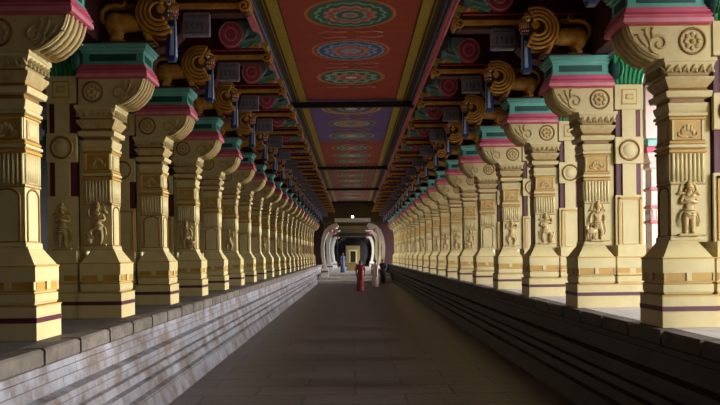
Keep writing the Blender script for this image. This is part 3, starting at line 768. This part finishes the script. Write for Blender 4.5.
# ------------------------------------------------------------------ brackets that carry the ceiling edge
def bracket(side):
    r = {}
    mb = MB()
    mb.prism([(.24, 3.204), (-.30, 3.204), (-.50, 3.26), (-.64, 3.40), (-.68, 3.645), (.24, 3.645)], -.015, .24, 'rail')
    r['corbel_block'] = mb.done('corbel_block', side)
    mb = MB()
    mb.box(-1.40, .24, -.035, .01, 3.695, 3.765, 'lion', .012); mb.box(-1.40, .24, -.042, .0, 3.765, 3.78, 'liondark')
    r['bar'] = mb.done('bar', side)
    mb = MB(); mb.box(-1.38, .24, .01, .22, 3.65, 3.865, 'rail', .008); mb.box(-1.37, .24, -.02, .02, 3.785, 3.865, 'rail', .006); mb.box(-1.37, .24, -.028, .02, 3.82, 3.84, 'rose')
    mb.box(-.80, .24, .0, .22, 3.86, 4.30, 'rail', .01)
    r['rail'] = mb.done('rail', side)
    mb = MB()
    pts = []
    for k in range(26):
        a = PI * .5 + k * .40; q = .078 - .0025 * k; pts.append((-1.42 + q * math.cos(a), -.075, 3.71 + q * math.sin(a)))
    mb.box(-1.47, -1.38, -.07, .16, 3.63, 3.80, 'rail', .03); mb.tube(pts, .016, 'lion', 6)
    for k in range(3): mb.tube([(-1.47, -.05 + k * .08, 3.64), (-1.49, -.05 + k * .08, 3.71), (-1.47, -.05 + k * .08, 3.79)], .026, 'lion', 6)
    r['end_scroll'] = mb.done('end_scroll', side)
    mb = MB(); mb.box(-1.00, -.69, -.05, .06, 3.37, 3.65, 'panelgrey', .012)
    for z in (3.40, 3.60): mb.box(-.98, -.71, -.056, -.05, z - .008, z + .008, 'slate')
    for k in range(4): mb.tube([(-.94 + k * .065, -.052, 3.44), (-.92 + k * .065, -.056, 3.50), (-.94 + k * .065, -.052, 3.53)], .011, 'slate', 5)
    r['panel'] = mb.done('panel', side)
    mb = MB()                                                            # coiled rose scroll
    n = 22; c = (-.89, 4.06)
    mb.prism([(c[0] + .19 * math.cos(2 * PI * k / n), c[1] + .205 * math.sin(2 * PI * k / n)) for k in range(n)], -.08, .22, 'rose')
    for j, rr in enumerate((.172, .130, .088, .046)):
        mb.tube([(c[0] + rr * math.cos(2 * PI * k / 20), -.085, c[1] + rr * 1.1 * math.sin(2 * PI * k / 20)) for k in range(20)], .016, 'roselight' if j % 2 == 0 else 'rose', 5, closed=True)
    mb.box(-.98, -.80, -.05, .22, 3.86, 3.90, 'rose')
    r['scroll'] = mb.done('scroll', side)
    mb = MB()                                                            # teal leaf curling up to the cornice
    out = [(-1.02, 3.865), (-1.12, 3.90), (-1.22, 3.95), (-1.29, 3.93), (-1.33, 3.97), (-1.32, 4.04), (-1.26, 4.085), (-1.20, 4.09), (-1.19, 4.28), (-.98, 4.28), (-.95, 4.20), (-.98, 4.08), (-.96, 3.96)]
    mb.prism(out, -.05, .2, 'teallight')
    mb.tube([(x, -.055, z) for x, z in out[:9]], .022, 'teal', 6)
    mb.tube([(-1.04, -.06, 3.95), (-1.10, -.07, 4.02), (-1.15, -.07, 4.12), (-1.12, -.06, 4.2)], .030, 'teallight', 6)
    mb.tube([(-1.1, -.06, 4.0), (-1.22, -.065, 4.02), (-1.27, -.06, 4.06)], .022, 'slate', 6)
    r['leaf'] = mb.done('leaf', side)
    mb = MB()
    mb.prism([(-1.15, 3.866), (-1.43, 3.866), (-1.46, 3.90), (-1.42, 3.945), (-1.34, 3.915), (-1.24, 3.925)], -.07, .21, 'mustard')
    mb.ball((-1.31, -.075, 3.885), (.035, .03, .035), 'roselight', 8, 6)
    r['cushion'] = mb.done('cushion', side)
    return r
LION = {s: lion(s) for s in (-1, 1)}; BRK = {s: bracket(s) for s in (-1, 1)}

for side in (-1, 1):
    k = 0
    while True:
        y = D1[side] + SP[side] * k
        if y > 55 or k >= len(ROW[side]): break
        column(side, k, y, ROW[side][k])
        nm = SIDE[side]
        pos = nth(k)
        L = empty('lion_statue', (side * A[side], y, TZ), 'gilded maned lion with blue beard on the %s column of the %s row' % (pos, nm), 'lion statue', 'lions of the %s row' % nm)
        for p, lab in (('body', None), ('mane', 'ringed orange mane'), ('face', None), ('mouth', 'red mouth with white teeth'), ('beard', 'long blue beard with pale blue edges'), ('tail', None), ('base', 'deep red base')):
            o = link(p, LION[side][p], L)
            if lab: o['label'] = lab
        B = empty('bracket', (side * A[side], y + .08, TZ), 'painted ceiling bracket with gold bar over the %s column of the %s row' % (pos, nm), 'bracket', 'ceiling brackets of the %s row' % nm)
        for p, lab in (('corbel_block', None), ('bar', 'gold bar'), ('rail', None), ('end_scroll', 'gold scroll end'), ('panel', 'violet grey carved panel'), ('scroll', 'coiled rose scroll'), ('leaf', 'teal curled leaf'), ('cushion', 'mustard cushion with pink bud')):
            o = link(p, BRK[side][p], B)
            if lab: o['label'] = lab
        k += 1

# ------------------------------------------------------------------ outer columns: pale row at the courtyard, dark row in the closed aisle
def outer_parts(m1, m2):
    a = MB(); a.moulding(-.28, .28, -.28, .28, [(0, 0), (0, .3), (-.03, .32), (-.03, .42), (0, .44), (0, .62), (-.1, .78)], m1)
    b = MB(); b.loft([(-.18, .18, -.18, .18, .76), (-.17, .17, -.17, .17, 2.5)], m1)
    for h in (1.3, 1.62, 2.0): b.moulding(-.18, .18, -.18, .18, [(0, h), (.03, h + .02), (.03, h + .06), (0, h + .08)], m2)
    for k in range(5):
        for s in (-1, 1): b.tube([(-.14 + .07 * k, s * .178, 1.4), (-.14 + .07 * k, s * .178, 1.6)], .02, m1, 6); b.tube([(s * .178, -.14 + .07 * k, 1.4), (s * .178, -.14 + .07 * k, 1.6)], .02, m1, 6)
    c = MB(); c.moulding(-.17, .17, -.17, .17, [(0, 2.45), (.05, 2.5), (.05, 2.56), (.02, 2.58), (.1, 2.72), (.12, 2.74), (.12, 2.8)], m1)
    d = MB(); d.moulding(-.26, .26, -.26, .26, [(.04, 2.8), (.06, 2.82), (.06, 2.9), (.02, 2.94), (.02, 3.06), (.09, 3.1), (.09, 4.2)], 'rose' if m1 == 'outcream' else m1, ['rose', 'rose', 'rose', 'teallight', 'teallight', 'outcream'] if m1 == 'outcream' else None)
    return dict(pedestal=a.done('pedestal'), shaft=b.done('shaft'), capital=c.done('capital'), abacus=d.done('abacus'))
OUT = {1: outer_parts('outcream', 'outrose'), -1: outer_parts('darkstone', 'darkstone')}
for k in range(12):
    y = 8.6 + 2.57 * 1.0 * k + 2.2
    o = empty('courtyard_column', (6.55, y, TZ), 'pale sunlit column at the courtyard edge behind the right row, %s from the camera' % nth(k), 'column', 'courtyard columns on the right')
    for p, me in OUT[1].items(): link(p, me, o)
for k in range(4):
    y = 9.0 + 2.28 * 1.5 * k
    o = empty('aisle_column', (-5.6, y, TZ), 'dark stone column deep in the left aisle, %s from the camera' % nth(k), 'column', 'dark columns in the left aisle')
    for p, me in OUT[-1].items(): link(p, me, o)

# ------------------------------------------------------------------ far end: steps, curved ribs, lintels, end wall
PLZ = .51
mb = MB()
for k in range(3): mb.box(-2.25, 2.45, 46 + 1.5 * k, 114, .17 * k, .17 * (k + 1), 'step', .012)
struct('floor_platform', mb.done('steps'), 'three pale steps rising to the far hall')
def rib(side):
    mb = MB(); pts = []
    inner = [(1.62, 0), (1.62, .5), (1.72, .62), (1.78, .9), (1.86, 1.4), (1.88, 1.9), (1.82, 2.35), (1.68, 2.75), (1.48, 3.05), (1.24, 3.22), (1.02, 3.28)]
    outer = [(1.02, 3.50), (1.30, 3.45), (1.60, 3.30), (1.86, 3.0), (2.02, 2.55), (2.10, 1.95), (2.08, 1.4), (2.0, .9), (1.96, .62), (2.1, .5), (2.1, 0)]
    mb.prism([(x, z) for x, z in inner + outer], -.15, .15, 'rib'); return mb.done('rib', side)
def rib_base(side):
    mb = MB(); mb.moulding(1.60, 2.1, -.22, .22, [(0, 0), (0, .3), (-.02, .31), (-.02, .4), (0, .41), (0, .5), (-.08, .6)], 'white', ['white', 'white', 'maroon', 'white', 'white', 'white']); return mb.done('base', side)
def rib_finial(side):
    mb = MB()
    mb.ball((1.18, -.19, 3.2), (.2, .07, .13), 'white', 10, 6); mb.ball((1.0, -.19, 3.3), (.10, .06, .10), 'white', 9, 6); mb.ball((1.42, -.19, 3.02), (.13, .06, .15), 'roselight', 9, 6)
    return mb.done('finial', side)
for side in (-1, 1):
    a, b, c = rib(side), rib_base(side), rib_finial(side)
    for k, y in enumerate((48.2, 58.7, 73.0, 95.0)):
        o = empty('arched_rib', (0, y, PLZ - (.17 if y < 49 else 0)), 'pale curved rib arching inwards, %s on the %s of the far steps' % (nth(k), SIDE[side]), 'rib', 'curved ribs of the far hall')
        link('arch', a, o); link('base', b, o); q = link('finial', c, o); q['label'] = 'white carved finial'
for k, (y, z, m) in enumerate(((51.75, 4.02, 'rib'), (56.0, 3.66, 'endwall'), (67.5, 3.45, 'dark'))):
    mb = MB(); mb.box(-2.1, 2.1, y - .3, y + .3, z, CZ, 'umber', .02); mb.box(-1.25, 1.25, y - .34, y - .28, z + .04, z + .3, m)
    struct('wall_lintel_%d' % (k + 1), mb.done('lintel'))
mb = MB(); mb.box(-2.6, 2.8, 67.9, 114, 4.2, 4.3, 'soffit'); struct('ceiling_far', mb.done('ceiling_far'))
mb = MB(); mb.box(-7.2, -.40, 112, 112.4, 0, CZ, 'endwall'); mb.box(.40, 7.2, 112, 112.4, 0, CZ, 'endwall'); mb.box(-.40, .40, 112, 112.4, 2.35, CZ, 'endwall'); mb.box(-.40, .40, 112.3, 112.4, 0, 2.35, 'dark')
for s in (-1, 1): mb.box(min(s * .40, s * .6), max(s * .40, s * .6), 111.9, 112, PLZ, 2.55, 'cream')
mb.box(-.7, .7, 111.9, 112, 2.35, 2.6, 'cream')
struct('wall_far', mb.done('wall_far'), 'yellow end wall with a dark doorway')
for side in (-1, 1):
    a, b = sorted((side * 2.15, side * 2.4))
    mb = MB(); mb.box(a, b, 80 if side > 0 else 60, 112 if side < 0 else 103, 0, CZ, 'aisle'); struct('wall_far_' + SIDE[side], mb.done('wall_far_side'))  # side walls added to keep side light off the end wall
mb = MB(); mb.moulding(-.38, .38, -.3, .3, [(.04, 0), (.04, .1), (0, .12), (0, .55), (.05, .6), (.05, .68)], 'endwall')
o = link('offering_table', mb.done('offering_table')); o.location = (-.14, 60, PLZ); tag(o, 'small pale yellow block before the dark doorway at the far end', 'altar block')
for side in (-1, 1):
    a, b = sorted((side * 1.0, side * 2.2)); mb = MB(); mb.box(a, b, 105, 105.3, PLZ, CZ, 'aisle'); struct('wall_inner_' + SIDE[side], mb.done('inner'))
mb = MB(); mb.box(-1.0, 1.0, 105, 105.3, 3.1, CZ, 'aisle'); struct('wall_inner_top', mb.done('inner'))
r = empty('hanging_lamp', (0, 49.0, 4.30), 'small white lamp hanging at the end of the corridor', 'lamp')
mb = MB(); mb.tube([(0, 0, .12), (0, 0, CZ - 4.30 + .04)], .012, 'black', 5); mb.tube([(0, 0, .06), (0, 0, .14)], .05, 'black', 8); link('cord', mb.done('cord'), r)
mb = MB(); mb.ball((0, 0, 0), .085, 'lampglow', 10, 8); link('bulb', mb.done('bulb'), r)

# ------------------------------------------------------------------ people
def person(name_label, x, y, z, H, facing, top, skirt, stride=.1, shawl=False, trousers=False):
    root = empty('person', (x, y, z), name_label, 'person'); root.rotation_euler = (0, 0, facing)
    u = H / 1.6
    V = []; E = []; R = []
    def add(p, rr, par=None):
        V.append(tuple(q * u for q in p)); R.append(rr * u if not hasattr(rr, '__len__') else tuple(q * u for q in rr)); k = len(V) - 1
        if par is not None: E.append((par, k))
        return k
    hip = add((0, 0, .86), (.14, .10)); waist = add((0, 0, 1.02), (.115, .085), hip); chest = add((0, 0, 1.22), (.135, .095), waist); base = add((0, .005, 1.34), (.07, .06), chest)
    neck = add((0, 0, 1.39), .048, base); h1 = add((0, -.012, 1.46), (.070, .078), neck); h2 = add((0, -.010, 1.54), (.072, .082), h1); add((0, 0, 1.575), (.05, .055), h2)
    for s in (-1, 1):
        q = add((s * .175, 0, 1.305), .048, chest); q = add((s * .215, s * stride * .25 + .01, 1.08), .038, q); q = add((s * .21, -.05 + s * stride * .5, .87), .030, q)
        hand = add((s * .205, -.075 + s * stride * .5, .80), (.018, .032), q)
        for j in range(4):
            f = add((s * .202, -.10 + .018 * j + s * stride * .5, .755), .0085, hand); add((s * .195, -.105 + .018 * j + s * stride * .5, .72 - .006 * (j in (1, 2))), .0075, f)
        t = add((s * .19, -.108 + s * stride * .5, .785), .0095, hand); add((s * .185, -.12 + s * stride * .5, .755), .008, t)
        st = -s * stride
        q = add((s * .085, st * .3, .74), .085, hip); q = add((s * .085, st * .8 - .02, .46), .056, q); q = add((s * .085, st * 1.2 + .03, .10), .036, q); add((s * .088, st * 1.2 - .10, .03), .03, q)
    link('body', skin_mesh('body', V, E, R, 'skin', 1, 2), root)
    mb = MB()   # face: eyes, nose, mouth, ears
    for s in (-1, 1):
        mb.ball((s * .03 * u, -.088 * u, 1.505 * u), (.012 * u, .008 * u, .007 * u), 'white', 8, 5); mb.ball((s * .03 * u, -.095 * u, 1.505 * u), (.006 * u, .004 * u, .006 * u), 'hair', 6, 4)
        mb.ball((s * .076 * u, 0, 1.495 * u), (.012 * u, .02 * u, .03 * u), 'skin', 7, 5)
    mb.ball((0, -.098 * u, 1.478 * u), (.013 * u, .018 * u, .022 * u), 'skin', 8, 5); mb.ball((0, -.088 * u, 1.437 * u), (.024 * u, .008 * u, .008 * u), 'redmouth', 8, 4)
    link('face', mb.done('face'), root)
    mb = MB(); mb.ball((0, .018 * u, 1.535 * u), (.086 * u, .088 * u, .082 * u), 'hair', 12, 8); mb.ball((0, .09 * u, 1.47 * u), (.05 * u, .045 * u, .05 * u), 'hair', 9, 6)
    if not trousers: mb.tube([(0, .10 * u, 1.46 * u), (0, .115 * u, 1.32 * u), (0, .11 * u, 1.08 * u)], .025 * u, 'hair', 7, taper=lambda t: 1.2 - .8 * t)
    link('hair', mb.done('hair'), root)
    def sleeve_rings(mb, rings, m, seg=18, folds=0.0):
        g = []
        for (rx, ry, zz, cy) in rings:
            g.append([mb.bm.verts.new(((rx * (1 + folds * math.sin(6 * 2 * PI * q / seg + zz * 9))) * u * math.cos(2 * PI * q / seg), (cy + ry * math.sin(2 * PI * q / seg)) * u, zz * u)) for q in range(seg)])
        i = mb.mi(m)
        for a_, b_ in zip(g[:-1], g[1:]):
            for q in range(seg):
                f = mb.bm.faces.new([a_[q], a_[(q + 1) % seg], b_[(q + 1) % seg], b_[q]]); f.material_index = i; f.smooth = True
    mb = MB()
    sleeve_rings(mb, [(.165, .125, .80, 0), (.15, .115, .95, 0), (.135, .105, 1.05, 0), (.155, .115, 1.20, 0), (.165, .105, 1.29, 0), (.12, .085, 1.345, 0), (.062, .062, 1.375, 0)], top)
    for s in (-1, 1): mb.tube([tuple(q * u for q in p) for p in ((s * .13, 0, 1.315), (s * .18, 0, 1.29), (s * .205, s * stride * .15, 1.16), (s * .217, s * stride * .25, 1.08))], .060 * u, top, 9)
    link('blouse', mb.done('blouse'), root)
    mb = MB()
    if trousers:
        for s in (-1, 1):
            st = -s * stride
            mb.tube([tuple(q * u for q in p) for p in ((s * .075, 0, .88), (s * .085, st * .3, .74), (s * .087, st * .8 - .02, .46), (s * .087, st * 1.15 + .03, .11))], .105 * u, skirt, 12, taper=lambda t: 1.0 - .35 * t)
        link('trousers', mb.done('trousers'), root)
    else:
        sleeve_rings(mb, [(.20, .20 + stride * .6, .05, 0), (.195, .18 + stride * .5, .25, 0), (.185, .16 + stride * .2, .55, 0), (.175, .14, .80, 0), (.14, .11, 1.0, 0)], skirt, 24, .05)
        link('skirt', mb.done('skirt'), root)
    if shawl:
        mb = MB(); mb.tube([tuple(q * u for q in p) for p in ((.15, -.10, .85), (.02, -.135, 1.12), (-.10, -.09, 1.32), (-.13, .03, 1.345), (-.10, .125, 1.20), (-.06, .15, .95), (-.05, .16, .62))], .055 * u, top, 8)
        link('shawl', mb.done('shawl'), root)
    return root
person('person in a crimson dress walking down the middle of the corridor', .34, 35.3, 0, 1.50, PI, 'sareered', 'sareered', .13, True)
person('person in a pale rose long dress walking near the far steps', 1.18, 39.6, 0, 1.50, PI + .2, 'clothpale', 'clothpale', .06, True)
person('person in dark navy clothes close to the right plinth wall', 1.74, 43.5, 0, 1.50, PI - .3, 'clothnavy', 'clothnavy', .05, False, True)
person('person in blue clothes standing by the left ribs beyond the steps', -.72, 52.0, PLZ, 1.42, .6, 'clothblue', 'clothblue', .04, False)
